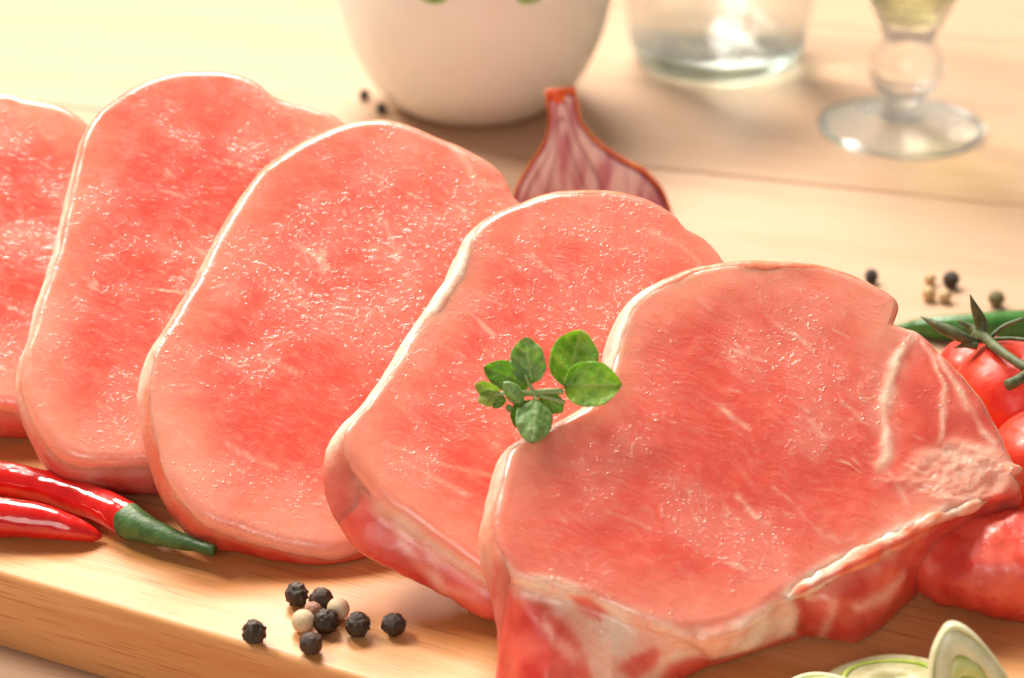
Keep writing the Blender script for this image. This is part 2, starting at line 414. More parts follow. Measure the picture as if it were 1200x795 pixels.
# second, third, fourth: outline of the cut face, hidden stretches completed as an oval
chop('leftmost pork chop, cut off by the edge of the picture',
     [(-10, 106), (30, 112), (75, 122), (110, 150), (140, 230), (150, 320), (130, 400), (80, 450), (45, 478), (10, 478), (-40, 470), (-110, 440), (-160, 380), (-175, 300), (-150, 200), (-90, 130)],
     (15, 475, 1.2), [(10, 478, .30), (-110, 440, .2), (30, 112, .1)], [(-10, 106, .15, .2, .06), (75, 122, .1, .1, .04), (45, 478, .1, .3, .06), (-175, 300, .2, .8, .08)], 240, 40, seed=11)
chop('pork chop with pale upright left edge, behind the chilli tips',
     [(230, 78), (190, 83), (152, 98), (120, 122), (98, 150), (88, 180), (81, 215), (74, 250), (61, 300), (45, 350), (31, 395), (23, 425), (25, 455), (38, 490), (58, 520), (78, 537), (110, 542), (150, 542), (200, 540), (265, 520), (345, 470), (400, 400), (430, 330), (445, 250), (435, 180), (400, 137), (370, 124), (334, 114), (316, 104), (300, 90), (268, 79)],
     (150, 541, 1.3), [(230, 78, .08), (88, 180, .06), (30, 400, .08), (60, 520, .12), (110, 542, .22), (190, 540, .30), (400, 400, .2)],
     [(230, 78, .22, .05, .06), (152, 98, .14, .12, .06), (98, 150, .12, .8, .07), (81, 215, .16, 1.0, .08), (61, 300, .2, 1.0, .09), (31, 395, .16, .9, .08), (38, 490, .10, .6, .06), (110, 542, .12, .7, .07), (190, 540, .1, .5, .06), (400, 400, .1, .2, .05), (370, 124, .1, .1, .04)], 280, 50, seed=22)
def paint3(Q, kind, V):
    f = np.zeros(len(Q)); r = np.zeros(len(Q)); fr = kind < 1.3
    f += .55 * np.exp(-(poly_d(Q, [(505, 152), (530, 170), (548, 192), (556, 212), (572, 218), (596, 214)]) / 5) ** 2) * fr
    for L in ([(265, 520), (290, 535), (325, 548)], [(330, 330), (352, 352), (365, 360)], [(440, 250), (455, 270), (462, 290)], [(300, 420), (330, 428), (352, 440)]):
        f += .4 * np.exp(-(poly_d(Q, L) / 2.5) ** 2) * fr
    return np.clip(f, 0, 1), r
chop('rounded pork chop in the middle, directly behind the peppercorns',
     [(440, 135), (400, 142), (352, 164), (311, 191), (288, 216), (270, 245), (245, 290), (225, 330), (203, 365), (182, 400), (171, 432), (169, 465), (176, 500), (187, 535), (198, 565), (214, 590), (238, 610), (282, 626), (332, 640), (372, 648), (408, 646), (450, 630), (530, 585), (600, 510), (640, 420), (650, 330), (636, 265), (604, 224), (589, 197), (560, 177), (512, 156), (477, 141)],
     (390, 640, .62), [(440, 135, .08), (245, 290, .05), (170, 465, .10), (214, 590, .10), (330, 640, .06), (408, 646, .06), (600, 510, .2), (604, 224, .06)],
     [(440, 135, .3, .06, .06), (352, 164, .26, .12, .06), (288, 216, .2, .3, .07), (245, 290, .18, .55, .06), (203, 365, .16, .45, .06), (171, 432, .22, .7, .09), (187, 535, .12, .3, .07), (238, 610, .12, .2, .06), (372, 648, .10, .25, .06), (600, 510, .1, .1, .05), (604, 224, .14, .15, .05), (512, 156, .25, .1, .05)], 320, 60, thick=1.4, seed=33, paint=paint3)
def paint4(Q, kind, V):
    f = np.zeros(len(Q)); r = np.zeros(len(Q))
    low = (Q[:, 1] > 540) & (Q[:, 0] < 640)
    f += .85 * np.exp(-(poly_d(Q, [(447, 592), (482, 618), (522, 650), (562, 676), (600, 694)]) / 8) ** 2) * (kind > .9) * low
    f += .3 * np.exp(-(poly_d(Q, [(455, 600), (480, 650), (520, 690), (560, 700)]) / 6) ** 2) * (kind > 1)
    f += .25 * np.exp(-(poly_d(Q, [(505, 640), (515, 690), (530, 715)]) / 9) ** 2) * (kind > 1)
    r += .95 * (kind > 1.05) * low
    fr = kind < 1
    for L in ([(470, 540), (510, 560), (545, 580)], [(560, 600), (575, 608), (590, 612)], [(450, 520), (520, 545), (585, 560)], [(620, 300), (650, 322), (665, 330)], [(760, 270), (800, 290), (822, 310)]):
        f += .4 * np.exp(-(poly_d(Q, L) / 2.5) ** 2) * fr
    return np.clip(f, 0, 1), np.clip(r - f, 0, 1)
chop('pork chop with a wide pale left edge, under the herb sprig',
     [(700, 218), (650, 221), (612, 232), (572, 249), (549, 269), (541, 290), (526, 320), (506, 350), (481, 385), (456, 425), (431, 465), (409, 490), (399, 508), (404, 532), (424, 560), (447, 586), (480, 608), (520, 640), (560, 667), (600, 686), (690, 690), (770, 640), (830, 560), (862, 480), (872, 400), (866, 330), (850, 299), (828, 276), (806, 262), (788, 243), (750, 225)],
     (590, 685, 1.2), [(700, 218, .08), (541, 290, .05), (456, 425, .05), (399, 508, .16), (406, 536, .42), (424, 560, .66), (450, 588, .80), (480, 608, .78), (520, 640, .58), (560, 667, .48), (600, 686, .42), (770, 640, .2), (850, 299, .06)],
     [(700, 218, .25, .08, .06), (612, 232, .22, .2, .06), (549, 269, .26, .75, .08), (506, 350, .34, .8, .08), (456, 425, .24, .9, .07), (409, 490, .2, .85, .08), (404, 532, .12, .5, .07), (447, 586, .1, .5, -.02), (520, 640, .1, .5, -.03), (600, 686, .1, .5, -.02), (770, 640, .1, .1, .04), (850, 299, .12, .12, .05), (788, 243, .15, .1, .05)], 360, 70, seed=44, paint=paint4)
# the front chop, cut through the rib, with the flap of the belly folded under it
SEAMS = [([(1068, 392), (1056, 412), (1048, 432), (1042, 455), (1036, 482), (1040, 508), (1038, 532), (1030, 546)], 8, 1.0), ([(1034, 545), (1050, 566), (1064, 592)], 3, .5),
         ([(1078, 402), (1094, 420), (1106, 452), (1106, 492), (1100, 520)], 4.2, .7), ([(1100, 418), (1120, 452), (1136, 478)], 4.2, .75), ([(1140, 480), (1150, 505), (1165, 520)], 4, .5),
         ([(1158, 465), (1176, 498), (1190, 538), (1196, 560)], 6, .8), ([(590, 664), (606, 676)], 7, .9),
         ([(918, 698), (948, 674), (1000, 650), (1050, 624), (1085, 606), (1115, 594), (1150, 580)], 7, .95), ([(945, 700), (985, 678), (1040, 645), (1080, 620)], 4.5, .75),
         ([(1000, 705), (1030, 692), (1056, 668)], 6, .5), ([(962, 748), (968, 725), (974, 700)], 5, .45), ([(640, 720), (652, 745), (690, 770)], 5, .4), ([(668, 752), (676, 770), (690, 775)], 3, .35),
         ([(800, 440), (828, 462), (850, 480), (880, 505)], 2.6, .65), ([(945, 490), (960, 507), (972, 520)], 3, .6), ([(960, 625), (930, 590), (905, 570)], 2.5, .35), ([(865, 580), (885, 605), (900, 615)], 2.5, .5), ([(1000, 540), (1020, 556), (1040, 566)], 2.5, .4),
         ([(710, 600), (740, 612), (762, 620)], 2.2, .35), ([(900, 370), (930, 392), (950, 410)], 2.4, .35), ([(820, 350), (850, 372)], 2.2, .35), ([(985, 470), (1005, 492), (1018, 500)], 2.2, .35)]
FATS = [([(598, 672), (640, 675), (668, 682), (692, 696), (722, 706), (748, 714), (768, 724), (800, 736), (836, 736), (866, 724), (902, 704), (926, 692), (934, 712), (930, 742), (886, 756), (846, 768), (806, 772), (786, 780), (768, 800), (740, 830), (706, 830), (696, 790), (682, 752), (664, 722), (640, 702), (604, 694)], 6, .92),
        ([(1046, 562), (1076, 530), (1118, 516), (1164, 528), (1190, 545), (1196, 568), (1150, 586), (1110, 590), (1072, 574)], 9, .55)]
REDS = [([(668, 699), (690, 699), (714, 720), (702, 727), (680, 717)], 4, .9), ([(722, 782), (742, 768), (768, 758), (776, 766), (768, 784), (742, 800)], 5, .9), ([(1085, 612), (1130, 592), (1188, 570), (1200, 590), (1180, 612), (1120, 625)], 8, .9)]
def paint5(Q, kind, V):
    f = np.zeros(len(Q)); ok = kind < 2.0; wobx, woby = 3 * fbm(V, .8, 3, 81), 3 * fbm(V, .8, 3, 82); wv = 1 + .5 * fbm(V, .7, 3, 83)
    for L, wd, a in SEAMS: f = np.maximum(f, a * (np.clip(.95 + .4 * fbm(V, .8, 3, 12), 0, 1) if wd > 4 else np.clip(.55 + 1.3 * fbm(V, .9, 3, int(L[0][0])), 0, 1)) * np.exp(-(poly_d(Q + np.stack([wobx, woby], 1), L) / (wd * wv)) ** 2))
    for L, wd, a in SEAMS[:1]: f = np.maximum(f, .38 * np.exp(-(poly_d(Q, L) / 17) ** 2) * np.clip(.7 + .9 * fbm(V, 1.3, 3, 84), 0, 1))
    for P, s, a in FATS: f = np.maximum(f, a * poly_s(Q, P, s))
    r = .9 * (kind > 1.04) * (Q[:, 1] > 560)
    for P, s, a in REDS:
        k = poly_s(Q, P, s); f = f * (1 - a * k); r = np.maximum(r, a * k)
    f *= ok
    lobe = poly_s(Q, [(1062, 385), (1100, 400), (1150, 460), (1180, 520), (1100, 520), (1045, 530), (1046, 450)], 10)
    return np.clip(f, 0, 1), np.clip(np.maximum(r - f, .62 * lobe * (1 - f)), 0, 1)
def extra5(V, Q, kind, f, r, n):
    k = (kind > .3) & (kind < 2)
    lob = poly_s(Q, FATS[1][0], 10) * k
    V = V + n * (np.where(k, f, 0) * .02 + lob * (.08 * fbm(V, .9, 4, 71) + .02) - .03 * np.exp(-(poly_d(Q, [(1056, 412), (1042, 455), (1040, 508), (1034, 546)]) / 16) ** 2) * k * (1 - f))[:, None]
    kb = poly_s(Q, [(805, 748), (870, 730), (926, 694), (937, 712), (931, 742), (884, 760), (834, 770)], 9) * (kind > .9) * (kind < 2)
    V = V + np.array([.05, -.5, .06]) * (kb * (.46 + .3 * fbm(V, .55, 3, 91)))[:, None]
    rb = poly_s(Q, [(962, 690), (1050, 640), (1062, 690), (1005, 745), (962, 735)], 14) * (kind > 1) * (kind < 2)
    V = V + np.array([.1, -.5, 0]) * (rb * (.55 + .25 * fbm(V, .45, 2, 92)))[:, None]
    fl_ = poly_s(Q, [(604, 690), (660, 715), (700, 790), (690, 850), (600, 850)], 12) * (kind > 1) * (kind < 2)
    V = V + np.array([-.1, -.5, 0]) * (fl_ * (.3 + .3 * fbm(V, .4, 2, 93)))[:, None]
    V[:, 2] = np.maximum(V[:, 2], .01)
    return V, f, r
BASE5 = [(578, 612, 590, 700, 0), (586, 655, 588, 745, .45), (604, 682, 580, 806, 1), (660, 696, 630, 850, 1), (720, 716, 720, 850, 1), (770, 738, 775, 812, 1), (825, 742, 830, 785, 1), (880, 724, 890, 764, 1), (930, 696, 945, 748, 1),
         (965, 678, 1000, 757, 1), (1000, 658, 1030, 742, 1), (1050, 632, 1060, 712, 1), (1110, 606, 1085, 690, 1), (1160, 588, 1150, 680, .5), (1194, 574, 1220, 640, .2), (1190, 540, 1220, 640, 0), (900, 301, 900, 500, 0)]
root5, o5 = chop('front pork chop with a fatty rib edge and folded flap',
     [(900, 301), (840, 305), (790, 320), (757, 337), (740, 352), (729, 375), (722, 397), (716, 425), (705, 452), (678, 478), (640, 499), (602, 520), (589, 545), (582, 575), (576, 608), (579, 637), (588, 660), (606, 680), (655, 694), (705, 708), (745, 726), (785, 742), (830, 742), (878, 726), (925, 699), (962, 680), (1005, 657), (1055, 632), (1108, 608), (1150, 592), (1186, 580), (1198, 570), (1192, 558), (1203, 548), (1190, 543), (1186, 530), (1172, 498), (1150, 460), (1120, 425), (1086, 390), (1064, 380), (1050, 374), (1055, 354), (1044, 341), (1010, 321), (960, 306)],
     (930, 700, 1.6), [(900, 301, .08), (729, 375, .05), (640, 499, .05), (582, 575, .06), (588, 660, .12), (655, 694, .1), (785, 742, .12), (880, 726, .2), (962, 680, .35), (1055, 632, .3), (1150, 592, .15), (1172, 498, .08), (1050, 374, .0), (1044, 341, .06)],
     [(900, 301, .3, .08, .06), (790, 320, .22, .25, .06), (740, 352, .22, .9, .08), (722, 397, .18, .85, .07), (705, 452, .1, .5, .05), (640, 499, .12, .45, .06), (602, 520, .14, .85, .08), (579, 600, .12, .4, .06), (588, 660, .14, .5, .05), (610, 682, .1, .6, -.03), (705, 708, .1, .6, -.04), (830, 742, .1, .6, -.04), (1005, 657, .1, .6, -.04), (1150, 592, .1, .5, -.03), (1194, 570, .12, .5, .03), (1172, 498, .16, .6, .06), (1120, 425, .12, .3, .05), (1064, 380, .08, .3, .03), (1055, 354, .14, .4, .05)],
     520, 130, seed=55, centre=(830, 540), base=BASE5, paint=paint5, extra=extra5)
def lump(name, path, rad, mat, root, o_, flat, seed, attrs, n=60, segs=40, rough=.18):
    V, F = tube(path, rad, segs, n, flat, rough, seed); V[:, 2] = np.maximum(V[:, 2], .012)
    A = {k: np.full(len(V), a) if np.isscalar(a) else a(V) for k, a in attrs.items()}
    return mesh_obj(name, V, F, mat, root, o_, attrs=A)
def P3(px, py, z): return at(px, py, z)
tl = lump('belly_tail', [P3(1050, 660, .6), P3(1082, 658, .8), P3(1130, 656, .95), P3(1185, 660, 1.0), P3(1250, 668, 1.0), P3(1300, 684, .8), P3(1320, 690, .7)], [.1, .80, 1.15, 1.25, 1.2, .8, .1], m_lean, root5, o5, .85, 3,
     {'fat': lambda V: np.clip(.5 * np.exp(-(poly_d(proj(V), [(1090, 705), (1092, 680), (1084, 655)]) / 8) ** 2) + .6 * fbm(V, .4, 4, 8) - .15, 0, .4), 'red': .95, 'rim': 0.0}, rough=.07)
KN = NRM @ at(930, 700, 1.6)
def FP(px, py, off): return on_plane(px, py, NRM, KN + off)
lump('rib_bone', [FP(922, 702, -.06), FP(950, 685, -.08), FP(1000, 659, -.08), FP(1050, 633, -.08), FP(1090, 612, -.08), FP(1125, 598, -.08), FP(1160, 584, -.12)], [.05, .15, .19, .18, .17, .15, .05], m_fat, root5, o5, .9, 5, {'fat': lambda V: .42 + .7 * fbm(V, .8, 3, 5), 'deep': lambda V: .8 * np.exp(-(poly_d(proj(V), [(940, 693), (985, 670), (1040, 643), (1085, 622), (1120, 606)]) / 3.2) ** 2)}, rough=.42)
# ------------------------------------------------------------------ chillies
def chili(label, px, rads, cat='chilli', stem=None):
    path = [P3(a, b, z) for a, b, z in px]
    org = np.array([path[len(path) // 2][0], path[len(path) // 2][1], 0])
    root = thing('red_chilli', label, cat, org, 'red chillies on the left of the board')
    V, F = tube(path, rads, 32, 90, 1.0, .05, 2); mesh_obj('chilli_pod', V, F, m_chili, root, org)
    if stem:
        sp = [P3(*q) for q in stem[0]]
        V, F = tube(sp, stem[1], 24, 60, 1.0, .09, 3); mesh_obj('stem', V, F, m_stem, root, org)
    return root
chili('upper red chilli with its green stem lying toward the chops',
      [(-150, 555, .42), (-80, 553, .42), (-20, 558, .42), (30, 566, .42), (80, 580, .42), (120, 594, .42), (148, 608, .42), (158, 613, .42)], [.05, .30, .37, .37, .38, .39, .38, .26],
      stem=([(143, 606, .42), (152, 611, .42), (172, 621, .42), (200, 631, .44), (228, 639, .47), (248, 645, .5), (252, 646, .5)], [.30, .385, .30, .21, .14, .125, .10]))
chili('lower red chilli with its bare pointed tip on the board',
      [(-160, 590, .5), (-90, 596, .5), (-30, 604, .5), (10, 607, .48), (50, 612, .42), (85, 620, .32), (108, 627, .2), (119, 630, .12)], [.1, .40, .44, .43, .37, .27, .16, .03])

# ------------------------------------------------------------------ peppercorns
def corn_mesh(name, seed, wrinkle, mat, r=.25):
    import bmesh
    bm = bmesh.new(); bmesh.ops.create_icosphere(bm, subdivisions=4, radius=1)
    P = np.array([v.co for v in bm.verts]); a = 1 - np.abs(fbm(P, .75, 2, seed)) * 3.6; b = 1 - np.abs(fbm(P, 1.5, 2, seed + 1)) * 3
    s = 1 + wrinkle * (.12 * np.clip(a, -.5, .8) + .06 * np.clip(b, -.6, .8) - .06) + .04 * fbm(P, .25, 1, seed + 2)
    P = P * s[:, None] * r
    for v, p in zip(bm.verts, P): v.co = p * CM
    me = bpy.data.meshes.new(name); bm.to_mesh(me); bm.free(); me.materials.append(mat)
    me.polygons.foreach_set('use_smooth', [True] * len(me.polygons)); return me
def mat_corn(name, c1, c2, rough):
    M = Mat(name); v = M.coord(); f = M.noise(v, 7, 4)
    return M.out(Base_Color=M.mix(M.ramp(f, .35, .65), c1, c2), Roughness=rough, Normal=M.bump(M.noise(v, 16, 3), .03, .6))
m_black = mat_corn('black_peppercorn_skin', (.016, .009, .006), (.06, .034, .02), .34)
m_brown = mat_corn('brown_peppercorn_skin', (.035, .016, .009), (.075, .035, .02), .5)
m_white = mat_corn('white_peppercorn_skin', (.62, .45, .27), (.76, .60, .40), .5)
m_pink = mat_corn('pinkish_peppercorn_skin', (.30, .13, .08), (.48, .26, .18), .5)
m_olive = mat_corn('olive_peppercorn_skin', (.10, .085, .03), (.2, .17, .07), .5)
m_tan = mat_corn('tan_peppercorn_skin', (.50, .33, .15), (.66, .48, .26), .5)
corns = [
 (348, 697, 'black', m_black, 1, .26, 0, 'black peppercorn nearest the chops, top left of the cluster'),
 (376, 703, 'brown', m_brown, .6, .26, 0, 'dull brown peppercorn behind the two white ones'),
 (366, 716, 'pink', m_pink, .7, .20, 0, 'small reddish peppercorn tucked in the middle of the cluster'),
 (355, 728, 'white', m_white, .08, .25, 0, 'smooth white peppercorn at the left of the cluster'),
 (396, 714, 'white', m_white, .08, .245, 0, 'smooth white peppercorn at the right of the cluster'),
 (382, 728, 'black', m_black, 1, .27, 0, 'glossy black peppercorn wedged between the two white ones'),
 (298, 741, 'black', m_black, 1, .27, 0, 'lone black peppercorn nearest the front edge of the board'),
 (364, 754, 'brown', m_brown, .8, .25, 0, 'dark brown peppercorn at the front of the cluster'),
 (419, 733, 'black', m_black, 1, .27, 0, 'wrinkled black peppercorn just right of the cluster'),
 (461, 732, 'black', m_black, .9, .26, 0, 'black peppercorn farthest right, beside the shadow of the chop'),
 (427, 111, 'black', m_black, 1, .21, TABLE_Z, 'blurred black peppercorn beside the white bowl, farther back of two'),
 (447, 127, 'black', m_black, 1, .21, TABLE_Z, 'blurred black peppercorn beside the white bowl, peeping over a chop'),
 (1021, 324, 'black', m_black, 1, .22, TABLE_Z, 'black peppercorn just showing behind the front chop'),
 (1115, 328, 'black', m_black, 1, .26, TABLE_Z, 'black peppercorn beside the tan ones on the table'),
 (1168, 350, 'olive', m_olive, .6, .25, TABLE_Z, 'olive peppercorn behind the green stalk'),
 (1090, 327, 'tan', m_tan, .2, .18, TABLE_Z, 'pale tan peppercorn farthest back of the tan three'),
 (1089, 344, 'tan', m_tan, .5, .22, TABLE_Z, 'tan peppercorn at the left of the tan three'),
 (1108, 347, 'tan', m_tan, .3, .20, TABLE_Z, 'tan peppercorn at the right of the tan three'),
]
meshes = {}
for k, (px, py, kind, mt, wr, r, z, lab) in enumerate(corns):
    key = (kind, k % 3)
    if key not in meshes: meshes[key] = corn_mesh(kind + '_peppercorn', 100 + 7 * k, wr, mt, 1.0)
    o = bpy.data.objects.new(kind + '_peppercorn', meshes[key]); C.objects.link(o); o.scale = (r * .95,) * 3
    p = P3(px, py, z + r * .97); o.location = p * CM; o.rotation_euler = (random.uniform(0, 6), random.uniform(0, 6), random.uniform(0, 6))
    tag(o, lab, 'peppercorn', 'peppercorns on the board' if z == 0 else 'peppercorns on the table')

# ------------------------------------------------------------------ tomatoes on the vine and the stalk behind
def tomato(label, px, py, z, r, seed):
    c = P3(px, py, z); org = np.array([c[0], c[1], z - r * .93])
    prof = [(r * .02, r * .80), (r * .18, r * .86), (r * .45, r * .90), (r * .8, r * .62), (r * 1.0, r * .05), (r * .86, -r * .55), (r * .5, -r * .87), (r * .15, -r * .93), (0, -r * .93)]
    prof = [(0, r * .78)] + [(max(a, 0), b) for a, b in catmull(prof[:-1], 30)] + [(0, -r * .93)]
    V, F = lathe(prof, 48); V = V + c
    root = thing('tomato', label, 'tomato', org, 'small red tomatoes on a vine'); mesh_obj('tomato_flesh', V, F, m_tomato, root, org)
    return root, org, c
t1, o1, c1 = tomato('red tomato carrying the spiky calyx, beside the front chop', 1190, 478, 1.45, 1.55, 1)
tomato('red tomato lowest on the right, in front of the vine', 1232, 560, 1.4, 1.5, 2)
tomato('orange-red tomato mostly hidden behind the calyx', 1150, 452, 1.0, 1.2, 3)
cal = thing('vine_stem', 'grey-green tomato vine with pointed sepals and a cut stub', 'vine', (c1[0], c1[1], 2.8)); oc = np.array([c1[0], c1[1], 2.8])
zt = c1[2] + 1.42
def rod(name, pts, rads, mat, root, org, **kw):
    V, F = tube([P3(*q) for q in pts], rads, 12, max(12, len(pts) * 8), 1, .1, 6); return mesh_obj(name, V, F, mat, root, org)
rod('main_stem', [(1143, 392, zt + .05), (1152, 394, zt + .15), (1168, 408, zt + .2), (1185, 420, zt + .2), (1205, 432, zt + .2), (1240, 446, zt + .2)], [.10, .12, .11, .10, .11, .11], m_vine, cal, oc)
rod('cut_stub', [(1181, 452, zt + .1), (1195, 445, zt + .15), (1212, 432, zt + .2)], [.13, .12, .10], m_vine, cal, oc)
for pts, rd in (([(1150, 398, zt), (1150, 380, zt + .3), (1143, 362, zt + .7), (1137, 345, zt + 1.05)], [.10, .15, .10, .01]),
                ([(1146, 402, zt), (1125, 394, zt + .2), (1100, 382, zt + .35), (1079, 371, zt + .45)], [.08, .14, .11, .01]),
                ([(1146, 406, zt), (1134, 404, zt + .02), (1118, 408, zt - .1)], [.08, .08, .01]),
                ([(1152, 400, zt), (1140, 385, zt + .1), (1122, 376, zt + .25)], [.08, .10, .01])):
    rod('sepal', pts, rd, m_vine, cal, oc)
for pts, rd in (([(1160, 396, zt + .1), (1178, 382, zt + .3), (1200, 374, zt + .5)], [.06, .05, .05]), ([(1165, 398, zt + .1), (1185, 397, zt + .2), (1215, 400, zt + .3)], [.05, .045, .045])):
    rod('side_stem', pts, rd, m_vine, cal, oc)
sp = P3(1130, 388, TABLE_Z + .42)
gs = thing('green_stalk', 'smooth dark green stalk lying behind the tomatoes', 'vegetable stalk', (sp[0], sp[1], TABLE_Z)); og = np.array([sp[0], sp[1], TABLE_Z])
V, F = tube([P3(a, b, TABLE_Z + z) for a, b, z in ((1040, 386, .12), (1062, 384, .2), (1090, 384, .34), (1130, 384, .42), (1180, 382, .44), (1250, 378, .44), (1330, 374, .4))], [.05, .16, .30, .38, .42, .42, .4], 24, 60)
mesh_obj('stalk', V, F, m_stalk, gs, og)
m_leafy = mat_green('bright_leaf', (.10, .32, .02), (.2, .45, .05), .5)

# ------------------------------------------------------------------ herb sprig
def mat_leaf(name, c1, c2, vein):
    M = Mat(name); v = M.coord(); f = M.noise(v, 2.6, 4)
    e = M.attr('vein')
    base = M.mix(M.ramp(f, .35, .65), c1, c2); base = M.mix(M.math('MULTIPLY', e, .55), base, vein)
    base = M.mix(M.ramp(M.noise(v, 14, 2), .6, .7, 0, .25), base, vein)
    return M.out(Base_Color=base, Roughness=.5, Normal=M.bump(M.noise(v, 7, 3), .06, .9), Subsurface_Weight=.3, Subsurface_Radius=(.5, 1, .2), Subsurface_Scale=.0012, Specular_IOR_Level=.45)
m_l1 = mat_leaf('herb_leaf_mid_green', (.085, .23, .010), (.21, .42, .03), (.40, .56, .16))
m_l2 = mat_leaf('herb_leaf_dark_green', (.04, .13, .010), (.08, .21, .018), (.2, .36, .07))
m_l3 = mat_leaf('herb_leaf_dusty_green', (.09, .20, .045), (.17, .31, .09), (.36, .48, .24))
m_l4 = mat_leaf('herb_bud_yellow_green', (.16, .28, .03), (.28, .40, .07), (.42, .5, .18))
m_hstem = mat_green('herb_stem_skin', (.25, .36, .12), (.36, .46, .2), .55, .02)
def kd_at(off): return NRM @ at(930, 700, 1.6) + off      # distance of the front chop's face, cm; off = how far in front of it
def H(px, py, off): return on_plane(px, py, NRM, kd_at(off * .72 - .06))
sc0 = H(640, 465, .3)
sprig = thing('herb_sprig', 'sprig of small green herb leaves lying across two chops', 'herb sprig', sc0)
def leaf(base, tip, wpx, off0, off1, mat, cup=.25, roll=0.0, curl=.1, wav=.02, seed=0, fold=0):
    a, b = H(*base, off0), H(*tip, off1); ax = b - a; L = np.linalg.norm(ax); ax /= L
    vd = (CAM - a) / np.linalg.norm(CAM - a); sd = np.cross(ax, vd); sd /= np.linalg.norm(sd); nm = np.cross(sd, ax)
    sd, nm = sd * math.cos(roll) + nm * math.sin(roll), nm * math.cos(roll) - sd * math.sin(roll)
    wd = wpx * .0180 / 2; nu, nv = 26, 17; V = []; ve = []
    for i in range(nu):
        t = i / (nu - 1); wt = wd * (1 - abs(2 * t ** .88 - 1) ** 2.3) ** .60 * (1 - .5 * max(0, t - .72) * 2) * .97 + .004
        for j in range(nv):
            s = 2 * j / (nv - 1) - 1
            lat = abs(math.sin((t * 5.2 - abs(s) * .9) * math.pi)) ** 8 * (abs(s) < .85)
            h = cup * wd * abs(s) ** 1.6 + curl * L * (-(t - .5) ** 2 * 4 + 1) * .5 - .035 * wd * lat + wav * math.sin(t * 9 + s * 3 + seed) + wav * 1.1 * math.sin(t * 19 - abs(s) * 7 + seed * 2) * abs(s) ** .5 - .05 * wd * math.exp(-(s / .09) ** 2)
            V.append(a + ax * L * t + sd * s * wt * (1 - .18 * cup * abs(s)) + nm * h)
            ve.append(max(math.exp(-(s / .07) ** 2), .45 * lat, .6 * (abs(s) > .97)))
    V = np.array(V); B = V - nm * .013
    n = nu * nv; F = grid_faces(nu, nv, False, 0, True) + grid_faces(nu, nv, False, n)
    rim = [i for i in range(nv)] + [i * nv + nv - 1 for i in range(1, nu)] + [(nu - 1) * nv + j for j in range(nv - 2, -1, -1)] + [i * nv for i in range(nu - 2, 0, -1)]
    for x, y in zip(rim, rim[1:] + rim[:1]): F.append((x, y, n + y, n + x))
    o = mesh_obj('leaf', np.concatenate([V, B]), F, mat, sprig, sc0, attrs={'vein': ve + ve}); return o
leaf((622, 450), (567, 430), 36, .18, .25, m_l2, .2, .2, .06, .01, 1)
leaf((655, 464), (630, 486), 0, .2, .1, m_l2) if False else leaf((634, 462), (660, 483), 24, .15, .1, m_l2, .2, 0, .05, .01, 2)
leaf((616, 470), (604, 502), 24, .12, .1, m_l2, .2, 0, .05, .01, 3)
leaf((662, 455), (681, 388), 58, .35, .75, m_l1, .22, -.15, .06, .015, 4)
leaf((661, 452), (729, 452), 55, .45, .85, m_l1, .3, .15, .10, .01, 5)
leaf((623, 450), (616, 395), 42, .35, .95, m_l3, .25, .15, .08, .03, 6)
leaf((628, 466), (624, 518), 40, .38, .55, m_l3, -.25, .1, .12, .02, 7)
leaf((586, 461), (557, 450), 20, .35, .35, m_l4, .5, .3, .1, .01, 8)
leaf((586, 462), (561, 470), 18, .32, .35, m_l4, -.4, -.2, .1, .01, 9)
leaf((610, 474), (589, 449), 20, .42, .62, m_l3, -.4, .5, .05, .01, 10)
leaf((592, 466), (577, 478), 11, .3, .2, m_l2, .1, 0, .05, .01, 11)
leaf((600, 476), (594, 482), 10, .3, .2, m_l3, .1, 0, .05, .01, 12)
for pts, rd in (([(580, 462, .34), (600, 461, .36), (626, 461, .38), (640, 459, .38), (660, 459, .38)], [.045, .055, .065, .06, .06]), ([(628, 463, .34), (645, 467, .30), (662, 472, .26)], [.045, .045, .05]),
                ([(626, 462, .36), (620, 450, .5), (616, 440, .62)], [.05, .035, .02]), ([(626, 462, .36), (629, 470, .42)], [.05, .03])):
    V, F = tube([H(*q) for q in pts], rd, 12, 30, 1, .1, 6); mesh_obj('stem', V, F, m_hstem, sprig, sc0)

